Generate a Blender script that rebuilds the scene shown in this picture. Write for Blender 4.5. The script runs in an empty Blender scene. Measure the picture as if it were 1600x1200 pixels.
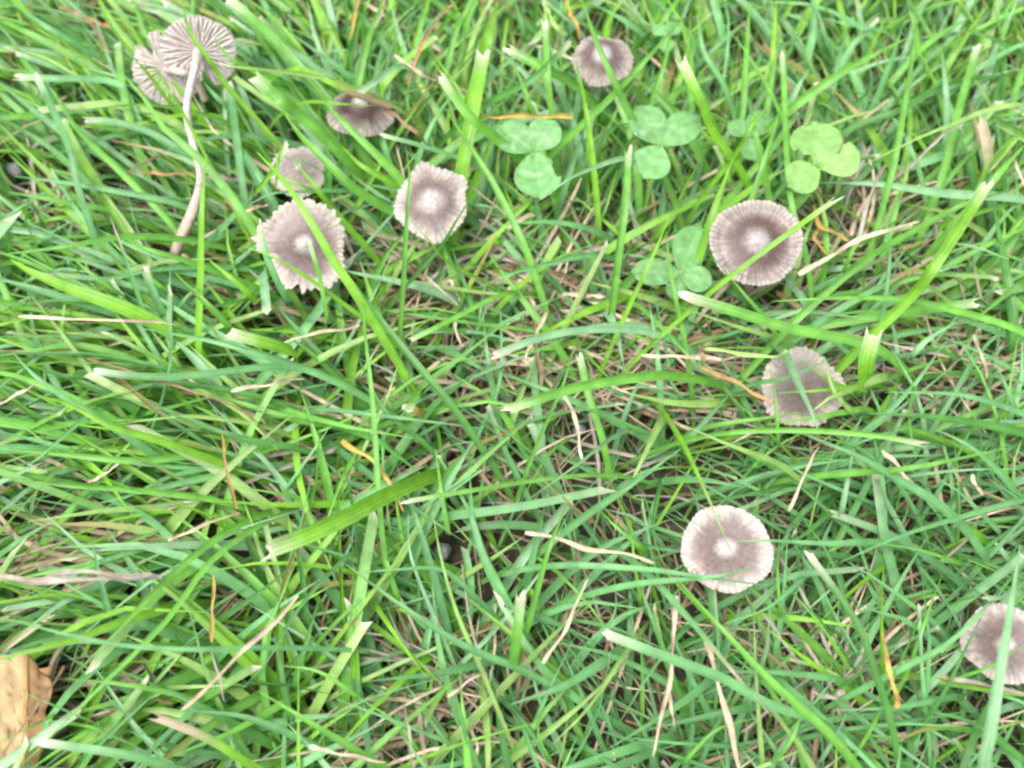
import bpy, bmesh, math, random
import numpy as np
from mathutils import Vector, Matrix, noise
rnd = random.Random(11)
rng = np.random.default_rng(5)
S = bpy.context.scene
COL = S.collection

# ------------------------------------------------------------------ camera
PW, PH = 1600.0, 1200.0
LENS = 35.0
PITCH = math.radians(62.0)              # below the horizon
DIST = 0.185
AIM = Vector((0.0, 0.0, 0.015))
cam_pos = AIM + DIST * Vector((0, -math.cos(PITCH), math.sin(PITCH)))
cd = bpy.data.cameras.new('camera'); cam = bpy.data.objects.new('camera', cd); COL.objects.link(cam)
cam.location = cam_pos
cam.rotation_euler = (math.pi/2 - PITCH, 0, 0)
cd.lens = LENS; cd.sensor_width = 36.0; cd.clip_start = 0.005; cd.clip_end = 200
cd.dof.use_dof = True; cd.dof.focus_distance = 0.172; cd.dof.aperture_fstop = 17.0
S.camera = cam
FWD = Vector((0, math.cos(PITCH), -math.sin(PITCH)))
RIGHT = Vector((1, 0, 0)); UP = RIGHT.cross(FWD)
FPX = LENS / 36.0 * PW
# ------------------------------------------------------------------ sky, sun, exposure
SUN_EL, SUN_ROT = math.radians(72), math.radians(-125)
w = bpy.data.worlds.new('World'); S.world = w; w.use_nodes = True
nt = w.node_tree; bg = nt.nodes['Background']
sky = nt.nodes.new('ShaderNodeTexSky'); sky.sky_type = 'NISHITA'; sky.sun_disc = False
sky.sun_elevation = SUN_EL; sky.sun_rotation = SUN_ROT; sky.dust_density = 4.0; sky.air_density = 1.0
hs = nt.nodes.new('ShaderNodeHueSaturation'); hs.inputs['Saturation'].default_value = 0.42   # white overcast
nt.links.new(sky.outputs[0], hs.inputs['Color']); nt.links.new(hs.outputs[0], bg.inputs['Color'])
bg.inputs['Strength'].default_value = 0.14
sl = bpy.data.lights.new('sun', 'SUN'); so = bpy.data.objects.new('sun', sl); COL.objects.link(so)
sl.energy = 1.3; sl.angle = math.radians(28); sl.color = (1.0, 0.97, 0.92)
sd = Vector((math.cos(SUN_EL)*math.sin(SUN_ROT), math.cos(SUN_EL)*math.cos(SUN_ROT), math.sin(SUN_EL)))
so.rotation_euler = sd.to_track_quat('Z', 'Y').to_euler()
S.view_settings.view_transform = 'Standard'; S.view_settings.look = 'None'
S.view_settings.gamma = 1.0; S.view_settings.exposure = 1.42
S.cycles.max_bounces = 8; S.cycles.transparent_max_bounces = 8
S.cycles.filter_width = 2.4

# ------------------------------------------------------------------ helpers
def ray(px, py):
    return (FWD + RIGHT*((px-PW/2)/FPX) + UP*((PH/2-py)/FPX))
def at(px, py, z):
    """point on the ray through a photo pixel at height z above the soil"""
    d = ray(px, py)
    return cam_pos + d*((z - cam_pos.z)/d.z)
def depth(p): return (p - cam_pos).dot(FWD)
def m_per_px(p): return depth(p)/FPX
def proj(P):
    """numpy (n,3) -> px, py, depth"""
    d = P - np.array(cam_pos)
    dep = d @ np.array(FWD)
    return PW/2 + FPX*(d @ np.array(RIGHT))/dep, PH/2 - FPX*(d @ np.array(UP))/dep, dep

def new_obj(name, verts, faces, mat, parent=None, cols=None, uvs=None, smooth=True):
    me = bpy.data.meshes.new(name)
    me.from_pydata([tuple(v) for v in verts], [], faces)
    if cols is not None:
        a = me.color_attributes.new('Col', 'FLOAT_COLOR', 'POINT')
        c = np.ones((len(verts), 4), np.float32); c[:, :3] = np.asarray(cols, np.float32)[:, :3]
        a.data.foreach_set('color', c.ravel())
    if uvs is not None:
        ul = me.uv_layers.new(name='UVMap')
        li = np.empty(len(me.loops), np.int32); me.loops.foreach_get('vertex_index', li)
        ul.data.foreach_set('uv', np.asarray(uvs, np.float32)[li].ravel())
    if smooth: me.polygons.foreach_set('use_smooth', np.ones(len(me.polygons), bool))
    me.materials.append(mat); me.update()
    o = bpy.data.objects.new(name, me); COL.objects.link(o)
    if parent: o.parent = parent
    return o
def empty(name, loc):
    o = bpy.data.objects.new(name, None); o.location = loc; o.empty_display_size = 0.005; COL.objects.link(o); return o
def tag(o, label=None, cat=None, group=None, kind=None):
    if label: o['label'] = label
    if cat: o['category'] = cat
    if group: o['group'] = group
    if kind: o['kind'] = kind
    return o
def smooth01(a, b, x):
    t = np.clip((np.asarray(x, float)-a)/(b-a), 0, 1); return t*t*(3-2*t)
def catmull(pts, n):
    """resample control points (list of arrays) to n points"""
    P = np.array(pts, float)
    if len(P) == 2:
        return np.linspace(P[0], P[1], n)
    P = np.vstack([2*P[0]-P[1], P, 2*P[-1]-P[-2]])
    seg = np.linalg.norm(np.diff(P[1:-1, :], axis=0), axis=1); acc = np.r_[0, np.cumsum(seg)]; acc /= acc[-1]
    out = []
    for t in np.linspace(0, 1, n):
        i = min(np.searchsorted(acc, t, 'right')-1, len(acc)-2); i = max(i, 0)
        u = (t-acc[i])/(acc[i+1]-acc[i]+1e-12)
        p0, p1, p2, p3 = P[i], P[i+1], P[i+2], P[i+3]
        out.append(0.5*((2*p1)+(-p0+p2)*u+(2*p0-5*p1+4*p2-p3)*u*u+(-p0+3*p1-3*p2+p3)*u**3))
    return np.array(out)

# ------------------------------------------------------------------ materials
def mat(name):
    m = bpy.data.materials.new(name); m.use_nodes = True; return m, m.node_tree, m.node_tree.nodes['Principled BSDF']
def link(t, a, b): t.links.new(a, b)
def leafy(name, veins, vein_amt, transl, rough, spec=0.45, noise_scale=300, bump=0.25):
    m, t, p = mat(name); N = t.nodes
    at_ = N.new('ShaderNodeAttribute'); at_.attribute_name = 'Col'
    uv = N.new('ShaderNodeUVMap')
    sep = N.new('ShaderNodeSeparateXYZ'); link(t, uv.outputs[0], sep.inputs[0])
    mu = N.new('ShaderNodeMath'); mu.operation = 'MULTIPLY'; mu.inputs[1].default_value = veins*2*math.pi
    link(t, sep.outputs[0], mu.inputs[0])
    si = N.new('ShaderNodeMath'); si.operation = 'SINE'; link(t, mu.outputs[0], si.inputs[0])
    geo = N.new('ShaderNodeNewGeometry')
    no = N.new('ShaderNodeTexNoise'); no.inputs['Scale'].default_value = noise_scale; no.inputs['Detail'].default_value = 3
    link(t, geo.outputs['Position'], no.inputs['Vector'])
    ma = N.new('ShaderNodeMath'); ma.operation = 'MULTIPLY_ADD'; ma.inputs[1].default_value = vein_amt; ma.inputs[2].default_value = 1.0
    link(t, si.outputs[0], ma.inputs[0])
    mb = N.new('ShaderNodeMapRange'); mb.inputs[1].default_value = .3; mb.inputs[2].default_value = .7
    mb.inputs[3].default_value = .78; mb.inputs[4].default_value = 1.2; link(t, no.outputs['Fac'], mb.inputs[0])
    mc = N.new('ShaderNodeMath'); mc.operation = 'MULTIPLY'; link(t, ma.outputs[0], mc.inputs[0]); link(t, mb.outputs[0], mc.inputs[1])
    vm = N.new('ShaderNodeVectorMath'); vm.operation = 'SCALE'; link(t, at_.outputs['Color'], vm.inputs[0]); link(t, mc.outputs[0], vm.inputs['Scale'])
    link(t, vm.outputs[0], p.inputs['Base Color'])
    p.inputs['Roughness'].default_value = rough; p.inputs['Specular IOR Level'].default_value = spec
    bp = N.new('ShaderNodeBump'); bp.inputs['Strength'].default_value = bump; bp.inputs['Distance'].default_value = 0.0001
    link(t, si.outputs[0], bp.inputs['Height']); link(t, bp.outputs[0], p.inputs['Normal'])
    if transl > 0:
        tr = N.new('ShaderNodeBsdfTranslucent')
        tint = N.new('ShaderNodeVectorMath'); tint.operation = 'MULTIPLY'; tint.inputs[1].default_value = (1.15, 1.15, .6)
        link(t, vm.outputs[0], tint.inputs[0]); link(t, tint.outputs[0], tr.inputs['Color'])
        mx = N.new('ShaderNodeMixShader'); mx.inputs[0].default_value = transl
        link(t, p.outputs[0], mx.inputs[1]); link(t, tr.outputs[0], mx.inputs[2])
        link(t, mx.outputs[0], N['Material Output'].inputs['Surface'])
    return m
M_GRASS = leafy('grass_leaf', 4.0, .10, .40, .36, .5)
M_STRAW = leafy('dry_straw', 3.0, .24, .12, .65, .3, 650)
M_CAP = leafy('mushroom_cap', 0.0, 0.0, .18, .45, .45, 1500)
M_STEM = leafy('mushroom_stem', 2.0, .05, .15, .5, .4, 1200)
M_CLOVER = leafy('clover_leaf', 0.0, 0.0, .30, .5, .35, 700)
M_DEAD = leafy('fallen_leaf', 0.0, 0.0, .1, .7, .25, 400)
def simple(name, c1, c2, scale, rough, bump=0.0, bdist=.001):
    m, t, p = mat(name); N = t.nodes
    tc = N.new('ShaderNodeTexCoord'); no = N.new('ShaderNodeTexNoise'); no.inputs['Scale'].default_value = scale; no.inputs['Detail'].default_value = 6
    link(t, tc.outputs['Object'], no.inputs['Vector'])
    cr = N.new('ShaderNodeValToRGB'); cr.color_ramp.elements[0].position = .32; cr.color_ramp.elements[1].position = .7
    cr.color_ramp.elements[0].color = (*c1, 1); cr.color_ramp.elements[1].color = (*c2, 1)
    link(t, no.outputs['Fac'], cr.inputs[0]); link(t, cr.outputs[0], p.inputs['Base Color'])
    p.inputs['Roughness'].default_value = rough
    if bump:
        b = N.new('ShaderNodeBump'); b.inputs['Strength'].default_value = bump; b.inputs['Distance'].default_value = bdist
        link(t, no.outputs['Fac'], b.inputs['Height']); link(t, b.outputs[0], p.inputs['Normal'])
    return m
M_SOIL = simple('soil', (.014, .010, .006), (.085, .058, .035), 260, .85, .9, .002)
M_STONE = simple('pebble', (.10, .10, .11), (.26, .25, .26), 500, .6, .4, .0004)
m_, t_, p_ = mat('dew'); p_.inputs['Base Color'].default_value = (1, 1, 1, 1); p_.inputs['Roughness'].default_value = .02
p_.inputs['Transmission Weight'].default_value = 1.0; p_.inputs['IOR'].default_value = 1.33
M_DEW = m_

# ------------------------------------------------------------------ soil: a fine bumpy patch inside one sheet
def soil_z(x, y):
    return 0.0022*noise.noise(Vector((x*45, y*45, 0))) + 0.0012*noise.noise(Vector((x*160, y*160, 3)))
xs = np.unique(np.r_[-60, -20, -6, -2, -1, np.linspace(-.6, .6, 240), 1, 2, 6, 20, 60])
ys = np.unique(np.r_[-60, -20, -6, -2, -1, np.linspace(-.5, .7, 240), 1, 2, 6, 20, 60])
V = [(x, y, soil_z(x, y) - .0012) for y in ys for x in xs]
nx = len(xs)
F = [(j*nx+i, j*nx+i+1, (j+1)*nx+i+1, (j+1)*nx+i) for j in range(len(ys)-1) for i in range(nx-1)]
tag(new_obj('ground', V, F, M_SOIL), kind='structure')

# ------------------------------------------------------------------ colours
C = dict(
    g=(.155, .390, .062), G=(.195, .430, .040),          # fresh yellow-green, brightest
    d=(.085, .250, .050), b=(.150, .365, .135), B=(.240, .440, .230),   # dark, bluish, pale bluish
    y=(.400, .285, .075), s=(.470, .375, .270), o=(.340, .195, .085), t=(.200, .140, .080),
    e=(.300, .260, .220), p=(.270, .430, .120))
CREAM = np.array((.74, .68, .56))
def mixc(a, b, t): return np.asarray(a)*(1-t) + np.asarray(b)*t

# ------------------------------------------------------------------ landmarks for masks and descriptions
MASKS = []     # (px, py, rx, ry, depth)
LAND = []      # (px, py, radius px, phrase)

# ------------------------------------------------------------------ mushrooms
def profile(r, H, U, flare):
    r = np.asarray(r, float)
    return H*(1 - r**1.7) + U*np.exp(-(r/.24)**2) + flare*smooth01(.72, 1.02, r)*(.12)
def tube(name, pts, radii, mat_, parent, cols, seg=14, wob=.06, cap=True):
    pts = np.array(pts, float); n = len(pts)
    tan = np.gradient(pts, axis=0); tan /= np.linalg.norm(tan, axis=1)[:, None]
    ref = np.array((0.31, .2, .93)); V, F, Cc, U = [], [], [], []
    for i in range(n):
        a = np.cross(tan[i], ref); a /= np.linalg.norm(a); b = np.cross(tan[i], a)
        for k in range(seg):
            th = 2*math.pi*k/seg
            rr = radii[i]*(1 + wob*noise.noise(Vector((k*1.3, i*.35, radii[0]*9e3))))
            V.append(pts[i] + rr*(math.cos(th)*a + math.sin(th)*b)); Cc.append(np.asarray(cols[i])*(1+.12*noise.noise(Vector((k*.9, i*.4, 7))))); U.append((k/seg, i/n))
    for i in range(n-1):
        for k in range(seg):
            F.append((i*seg+k, i*seg+(k+1) % seg, (i+1)*seg+(k+1) % seg, (i+1)*seg+k))
    if cap: F.append(tuple(range(seg))[::-1]); F.append(tuple((n-1)*seg+k for k in range(seg)))
    return new_obj(name, V, F, mat_, parent, Cc, U)

def mushroom(label, phrase, c, diam, z, nimg, N=42, H=.22, U=.10, flare=.2, jag=.03, wav=(.04, .03, .03), corners=(),
             tone=1.0, dark=.5, pale_r=.16, seed=0, flip=False, notches=(), stem_pts=None, stem_w=None, droop=.0, mask=True, squash=1.0):
    r_ = random.Random(seed); px, py = c
    P = at(px, py, z); R = diam/2*m_per_px(P)
    toc = (cam_pos-P).normalized(); up_ = (UP - toc*UP.dot(toc)).normalized(); rt = up_.cross(toc)
    n = (rt*nimg[0] + up_*nimg[1] + toc*nimg[2]).normalized()
    if flip: n = -n
    ax = (rt - n*rt.dot(n)).normalized(); ay = n.cross(ax)
    root = empty('mushroom', (P.x, P.y, 0)); tag(root, label, 'mushroom', 'small grey-brown mushrooms in the grass')
    inv = Vector((P.x, P.y, 0))
    M = Matrix((ax, ay, n)).transposed().to_4x4(); M.translation = P - inv
    ph = [r_.uniform(0, 6.28) for _ in range(6)]
    str_amp = [r_.uniform(.3, 1.0) for _ in range(N)]; str_len = [r_.uniform(.35, 1.0) for _ in range(N)]
    nth = N*5; rs = np.concatenate([np.linspace(0, .3, 8)[1:], np.linspace(.3, 1, 24)[1:]])
    def Rth(th):
        v = 1 + wav[0]*math.sin(2*th+ph[0]) + wav[1]*math.sin(3*th+ph[1]) + wav[2]*math.sin(5*th+ph[2]) + .4*wav[2]*math.sin(9*th+ph[3])
        for (a, wd, am) in corners:
            dlt = (th-math.radians(a)+math.pi) % (2*math.pi) - math.pi; v += am*math.exp(-(dlt/wd)**2)
        for (a, wd, am) in notches:
            dlt = (th-math.radians(a)+math.pi) % (2*math.pi) - math.pi; v -= am*max(0, 1-abs(dlt)/wd)**.6
        return v
    V, Cc, Uv, F = [], [], [], []
    top, mid, edge = np.array((.40, .355, .335))*tone, np.array((.135, .094, .084))*tone, np.array((.425, .365, .318))*tone
    if flip: top = mid = edge = np.array((.47, .41, .38))*tone
    for side in (0, 1):
        V.append((0, 0, (float(profile(0, H, U, flare)) - (.09 if side else 0))*R)); Cc.append(top); Uv.append((0, 0))
        for j, r in enumerate(rs):
            for i in range(nth):
                th = 2*math.pi*i/nth; k = (i/nth*N + .55*noise.noise(Vector((math.cos(th)*5, math.sin(th)*5, seed*1.7))) + N) % N; ki = int(k) % N; s = .5+.5*math.cos(2*math.pi*(k-int(k)))     # 1 on the furrow
                am = str_amp[ki]*float(smooth01(1-str_len[ki]*.8, .98, r))
                rim = 1 + float(smooth01(.82, 1, r))*(jag*(.5-s)*1.1*(.2+1.1*str_amp[ki]) + .9*jag*noise.noise(Vector((math.cos(th)*7, math.sin(th)*7, seed*3.1))))
                rad = R*r*(1 + (Rth(th)-1)*float(smooth01(.25, 1, r)))*rim
                zz = float(profile(r, H, U, flare))
                zz += droop*r*r*(math.sin(2*th+ph[4])*.6 + math.sin(3*th+ph[5])*.5)
                zz += -.013*(s-.5)*am + .010*noise.noise(Vector((math.cos(th)*r*2.5, math.sin(th)*r*2.5, seed)))
                thick = .07*(1-r)+.018
                if side: zz -= thick
                V.append((rad*math.cos(th), rad*math.sin(th)*squash, zz*R))
                nz = noise.noise(Vector((math.cos(th)*r*3, math.sin(th)*r*3, seed+4.))); nf = noise.noise(Vector((math.cos(th)*9, math.sin(th)*9, r*3+seed)))
                rr = r + .10*nz + .05*nf
                c_ = mixc(top, mid, float(smooth01(pale_r*.6, pale_r*1.9+.04, rr))*(.5+dark))
                c_ = mixc(c_, edge, float(smooth01(.50, 1.0, rr))*.95)
                c_ = c_*(1 - dark*1.15*am*max(0, s-.3)*(1 if r < .97 else .3))*(1+.12*nf)
                c_ = c_*np.array((1+.06*nz, 1, 1-.04*nz))*(1+.16*noise.noise(Vector((math.cos(th)*r*14, math.sin(th)*r*14, seed+8.))))
                Cc.append(c_ if not side else (mixc(c_, edge, .6)*.9)); Uv.append((i/nth, r))
        off = side*(1+len(rs)*nth)
        for i in range(nth):
            f = (off, off+1+i, off+1+(i+1) % nth); F.append(f if not side else f[::-1])
        for j in range(len(rs)-1):
            for i in range(nth):
                a = off+1+j*nth+i; b = off+1+j*nth+(i+1) % nth
                f = (a, a+nth, b+nth, b); F.append(f if not side else f[::-1])
    o1 = 1+(len(rs)-1)*nth; o2 = o1+1+len(rs)*nth
    for i in range(nth):
        F.append((o1+i, o2+i, o2+(i+1) % nth, o1+(i+1) % nth))
    cap = new_obj('cap', V, F, M_CAP, root, Cc, Uv); cap.matrix_local = M
    # gills: each a thin wavy fin hanging under the cap
    ng = 23 if flip else 26
    gv = []; gf = []; gc = []; gu = []
    for var in range(3):
        gv_, gf_, gc_, gu_ = [], [], [], []
        r0 = (.07, .32, .58)[var]; m = 12
        for q in range(m):
            r = r0 + (.975-r0)*q/(m-1); zb = float(profile(r, H, U, flare)) - (.07*(1-r)+.010)
            dep = .105*math.sin(math.pi*min(1, (q+.6)/(m*.95)))**.6*(1-.45*r) + .004
            wv = .030*math.sin(r*7+var*2)*r
            for (dy, dz, br) in ((-.016-.012*r, 0, .72), (-.008-.006*r, -dep, 1.1), (.008+.006*r, -dep, 1.1), (.016+.012*r, 0, .72)):  # roots darker, edges lighter: shade between the gills put into the colour
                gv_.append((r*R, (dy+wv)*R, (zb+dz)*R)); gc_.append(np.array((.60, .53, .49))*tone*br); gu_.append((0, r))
        for q in range(m-1):
            for s in range(3): gf_.append((q*4+s, q*4+4+s, q*4+5+s, q*4+1+s))
        gf_.append((0, 1, 2, 3)); gf_.append((4*m-1, 4*m-2, 4*m-3, 4*m-4))
        gv.append(gv_); gf.append(gf_); gc.append(gc_); gu.append(gu_)
    if flip:
        base = [None]*3
        for k in range(ng*2):
            th = 2*math.pi*(k+r_.uniform(-.22, .22))/(ng*2); v = 0 if k % 2 == 0 else (1 if k % 4 == 1 else 2)
            if base[v] is None:
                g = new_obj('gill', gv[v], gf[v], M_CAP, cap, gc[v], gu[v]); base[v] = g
            else:
                g = base[v].copy(); COL.objects.link(g); g.parent = cap
            g.rotation_euler = (0, 0, th); sc = Rth(th); g.scale = (sc, 1, 1)
    else:
        A, B, Cg, Ug = [], [], [], []
        for k in range(ng):
            th = 2*math.pi*k/ng; cs, sn, sc = math.cos(th), math.sin(th), Rth(th); o = len(A); v = 0 if k % 2 == 0 else 1
            A += [((x*sc*cs - y*sn), (x*sc*sn + y*cs)*squash, zz) for x, y, zz in gv[v]]; B += [tuple(q+o for q in f) for f in gf[v]]; Cg += gc[v]; Ug += gu[v]
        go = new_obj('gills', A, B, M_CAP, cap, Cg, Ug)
    # stem
    if stem_pts is None:
        apex = P + n*R*(H*.8)
        b0 = Vector((P.x - n.x*.010 + r_.uniform(-.003, .003), P.y - n.y*.010 + r_.uniform(-.003, .003), -.002))
        ctrl = [np.array(apex-inv), np.array(P - n*R*.45 - inv), np.array(b0*.5 + (P-n*R*.5)*.5 - inv), np.array(b0-inv)]
        pts = catmull(ctrl, 16); rad = np.linspace(.0011, .0015, 16)
        cols = [mixc((.50, .45, .39), (.36, .28, .20), i/15) for i in range(16)]
    else:
        ctrl = [np.array(at(x, y, zz)-inv) for x, y, zz in stem_pts]
        if not flip or True: ctrl = [np.array(P + n*R*H*.75 - inv)] + ctrl
        pts = catmull(ctrl, 40); ww = np.interp(np.linspace(0, 1, 40), np.linspace(0, 1, len(stem_w)), stem_w)
        rad = np.array([ww[i]/2*m_per_px(Vector(pts[i])+inv) for i in range(40)])
        cols = [mixc((.56, .48, .45), (.44, .33, .25), smooth01(.55, .95, i/39)*.8) for i in range(40)]
    tube('stem', pts, rad, M_STEM, root, [c_*(1+.22*noise.noise(Vector((i*.5, seed, 2)))) for i, c_ in enumerate(cols)], 16, .16)
    if mask: MASKS.append((px, py, diam/2*1.0, diam/2*(.55+.42*abs(nimg[2])), depth(P)))
    LAND.append((px, py, diam/2, phrase))
    return root

mushroom('upturned mushroom showing pale gills, on a long bent pale stem', 'the long-stemmed upturned mushroom', (311, 82), 114, .024, (.10, -.26, .95),
         H=.16, U=.02, flare=.1, jag=.03, wav=(.03, .02, .02), notches=((76, .20, .60), (20, .05, .12)), seed=21, flip=True, tone=1.14,
         stem_pts=[(304, 108, .0315), (295, 145, .031), (292, 180, .029), (302, 228, .026), (313, 270, .023), (311, 298, .020), (301, 330, .017), (287, 364, .014), (274, 397, .010)],
         stem_w=[17, 15, 13, 12, 11, 11, 11, 12, 16, 19, 18])
mushroom('fan-shaped upturned mushroom cap with split rim, short broken stem behind the long pale stem', 'the fan-shaped upturned cap', (259, 109), 104, .019, (-.20, -.20, .94),
         H=.15, U=.02, flare=.1, jag=.03, wav=(.03, .03, .02), notches=((-131, .20, .60), (-98, .05, .25), (150, .05, .15)), seed=22, flip=True, tone=1.08,
         stem_pts=[(280, 112, .0235), (296, 118, .022), (310, 133, .019), (321, 157, .015)], stem_w=[12, 12, 11, 11, 11], squash=1.06)
mushroom('dark glossy bell-shaped mushroom half hidden by a browning grass blade', 'the dark bell mushroom', (563, 178), 98, .021, (-.02, .66, .75),
         H=.66, U=.06, flare=.1, jag=.03, tone=1.02, dark=.72, pale_r=.15, seed=3)  # pale apex: gloss highlight painted into the cap colour
mushroom('small shaded mushroom buried in grass behind the frilly-rimmed mushroom', 'the buried mushroom', (468, 268), 88, .014, (-.15, .40, .90), H=.30, tone=1.1, dark=.22, pale_r=.05, seed=4, jag=.05)
mushroom('frilly-rimmed pale mushroom with a shiny central knob', 'the frilly-rimmed mushroom', (474, 384), 140, .024, (-.12, .10, .98), N=34, H=.10, U=.20, flare=.5, jag=.075,
         wav=(.04, .05, .04), notches=((200, .15, .25), (262, .12, .16)), tone=1.1, dark=.46, pale_r=.13, seed=5, droop=.07)
mushroom('angular mushroom with a pointed rim and white centre', 'the angular mushroom', (674, 318), 112, .025, (-.14, .30, .94), N=40, H=.22, U=.07, flare=.3, jag=.03,
         wav=(.02, .02, .02), corners=((102, .26, .26), (33, .24, .20), (-76, .45, .14), (-25, .3, .06), (195, .35, .06)), tone=1.06, dark=.52, pale_r=.24, seed=6)
mushroom('small conical brown mushroom under a dark gap in the grass', 'the small conical mushroom', (941, 95), 92, .022, (0, .54, .84), N=36, H=.52, U=.05, flare=.0, jag=.045, tone=1.02, dark=.52, pale_r=.20, seed=7)
mushroom('round mushroom with dark striped cap, pale rim and white central bump', 'the dark striped mushroom', (1180, 381), 140, .025, (.13, .27, .95), N=52, H=.17, U=.16, flare=1.2, jag=.026,
         wav=(.02, .018, .014), tone=.94, dark=.66, pale_r=.20, seed=8)
mushroom('flattened low mushroom covered by crossing green blades', 'the flattened low mushroom', (1252, 607), 124, .0115, (.05, .02, 1), N=36, H=.10, U=.06, flare=.3, jag=.04, wav=(.03, .04, .03), tone=.98, dark=.5, pale_r=.03, seed=9, droop=.05)
mushroom('pale round mushroom with a thin yellow-green blade lying on it', 'the pale round mushroom', (1135, 857), 143, .022, (-.07, .03, 1), N=46, H=.14, U=.08, flare=.3, jag=.018, wav=(.02, .02, .015),
         corners=((-80, .3, .05),), tone=1.12, dark=.50, pale_r=.15, seed=10, squash=.92)
mushroom('mushroom behind a broad upright blue-green blade beside a grey twig', 'the mushroom beside the grey twig', (1570, 1006), 122, .019, (0, .02, 1), N=42, H=.16, U=.08, flare=.3, jag=.02, tone=1.0, dark=.52, pale_r=.15, seed=12)
# keep the long stem in sight as well
for (x, y, zz) in [(297, 150, .031), (292, 180, .029), (297, 205, .0275), (302, 228, .026), (309, 250, .0245), (313, 275, .0225), (311, 298, .020), (305, 318, .018), (298, 338, .016), (291, 356, .0145), (283, 374, .012), (276, 392, .010)]:
    MASKS.append((x, y, 15, 14, depth(at(x, y, zz))))

# ------------------------------------------------------------------ clover
def leaflet(parent, inv, c, tip, wid, z0, z1, bites=(), tone=1.0, mark=1.0, seed=0):
    """obovate leaflet: c = attachment pixel, tip = far end pixel, wid = width px"""
    A = np.array(at(c[0], c[1], z0)-inv); B = np.array(at(tip[0], tip[1], z1)-inv)
    ax = B-A; L = np.linalg.norm(ax); ax /= L
    upv = np.array((0, -.25, .97)); side = np.cross(ax, upv); side /= np.linalg.norm(side); nn = np.cross(side, ax)
    W = wid*m_per_px(Vector(A)+inv)/2
    nu, nv = 30, 36; V, F, Cc, Uv = [], [], [], []
    base = np.array((.150, .345, .112))*tone
    for j in range(nv+1):
        t = j/nv; hw = W*(math.sin(math.pi/2*t/.56)**.85 if t < .56 else math.sqrt(max(0, 1-((t-.56)/.445)**2)))
        for i in range(nu+1):
            u = i/nu*2-1
            tt = t*L*(1 - .05*abs(u)**1.5*t)
            zz = .10*W*abs(u) - .02*W*u*u + .02*L*math.sin(t*3) + .04*W*noise.noise(Vector((u*2+seed, t*3, seed)))
            p = A + ax*tt + side*(u*hw) + nn*zz
            V.append(p)
            vein = .5+.5*math.cos((t*1.0-abs(u)*.45)*60)
            c_ = base*(1 + .05*vein*(1-abs(u)*.4) + .08*noise.noise(Vector((u*3, t*4, seed+2))))
            if abs(u) < .05: c_ = mixc(c_, (.24, .42, .16), .45)
            ch = abs(t - (.52 - .20*abs(u))); bl = max(0, 1-ch/.085)*smooth01(.95, .55, abs(u)) if False else max(0, 1-ch/.085)*(1 if abs(u) < .75 else 0)
            bl *= .5+.9*max(0, noise.noise(Vector((u*7+seed, t*9, seed*2+1)))+.35)
            c_ = mixc(c_, (.42, .56, .36), min(1, bl*.6)*mark)
            Cc.append(c_); Uv.append((i/nu, t))
    px_, py_, _ = proj(np.array(V)+np.array(inv))
    for j in range(nv):
        for i in range(nu):
            q = (j*(nu+1)+i, j*(nu+1)+i+1, (j+1)*(nu+1)+i+1, (j+1)*(nu+1)+i)
            cx, cy = px_[q[0]], py_[q[0]]
            if any((cx-bx)**2+(cy-by)**2 < (br*(1+.35*noise.noise(Vector((cx*.12, cy*.12, seed)))))**2 for bx, by, br in bites): continue
            F.append(q)
    o = new_obj('leaflet', V, F, M_CLOVER, parent, Cc, Uv)
    m = o.modifiers.new('thickness', 'SOLIDIFY'); m.thickness = .00018; m.offset = -1
    MASKS.append(((c[0]+tip[0])/2, (c[1]+tip[1])/2, wid*.48, max(abs(tip[1]-c[1])*.5, wid*.4), depth(Vector(A)+inv)))
    return o
def clover(label, phrase, c, z, lfs, foot, tone=1.0, mark=1.0, tint=(1, 1, 1)):
    P = at(c[0], c[1], z); inv = Vector((P.x, P.y, 0)); root = empty('clover', inv); tag(root, label, 'clover', 'clover leaves in the grass')
    for k, (tip, wid, z1, bites) in enumerate(lfs):
        leaflet(root, inv, c, tip, wid, z, z1, bites, np.array(tint)*tone*(1+.06*((k*7) % 3-1)), mark*.75, seed=int(c[0])+k*13)
    f = at(foot[0], foot[1], 0.0)
    pts = catmull([np.array(P-inv)+np.array((0, 0, .0002)), np.array(P*.6+f*.4-inv)+np.array((0, 0, .002)), np.array(f-inv)+np.array((0, 0, -.002))], 14)
    tube('petiole', pts, np.full(14, .00055), M_STEM, root, [(.22, .34, .10)]*14, 8)
    LAND.append((c[0], c[1], 45, phrase))
clover('three-leaflet clover with bitten leaflets and white chevrons, beside the angular mushroom', 'the white-marked clover', (834, 237), .026,
       [((776, 196), 58, .028, ()), ((866, 186), 56, .029, ((858, 172, 17),)), ((846, 312), 74, .024, ((883, 262, 14), (872, 255, 9)))], (850, 300))
clover('three-leaflet blue-green clover with a smooth oval lower leaflet, under the small conical mushroom', 'the smooth blue-green clover', (1033, 228), .026,
       [((996, 166), 60, .028, ()), ((1092, 180), 54, .028, ()), ((1005, 279), 62, .024, ())], (1045, 285), 1.0, .7)
clover('pale yellowish clover with two chewed leaflets above the dark striped mushroom', 'the pale chewed clover', (1280, 262), .027,
       [((1270, 190), 84, .030, ((1246, 246, 11), (1262, 252, 9))), ((1230, 291), 58, .026, ()), ((1342, 236), 66, .029, ((1312, 210, 15), (1302, 228, 13), (1318, 196, 8)))], (1290, 320), 1.12, .12, (1.32, 1.08, .9))
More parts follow.
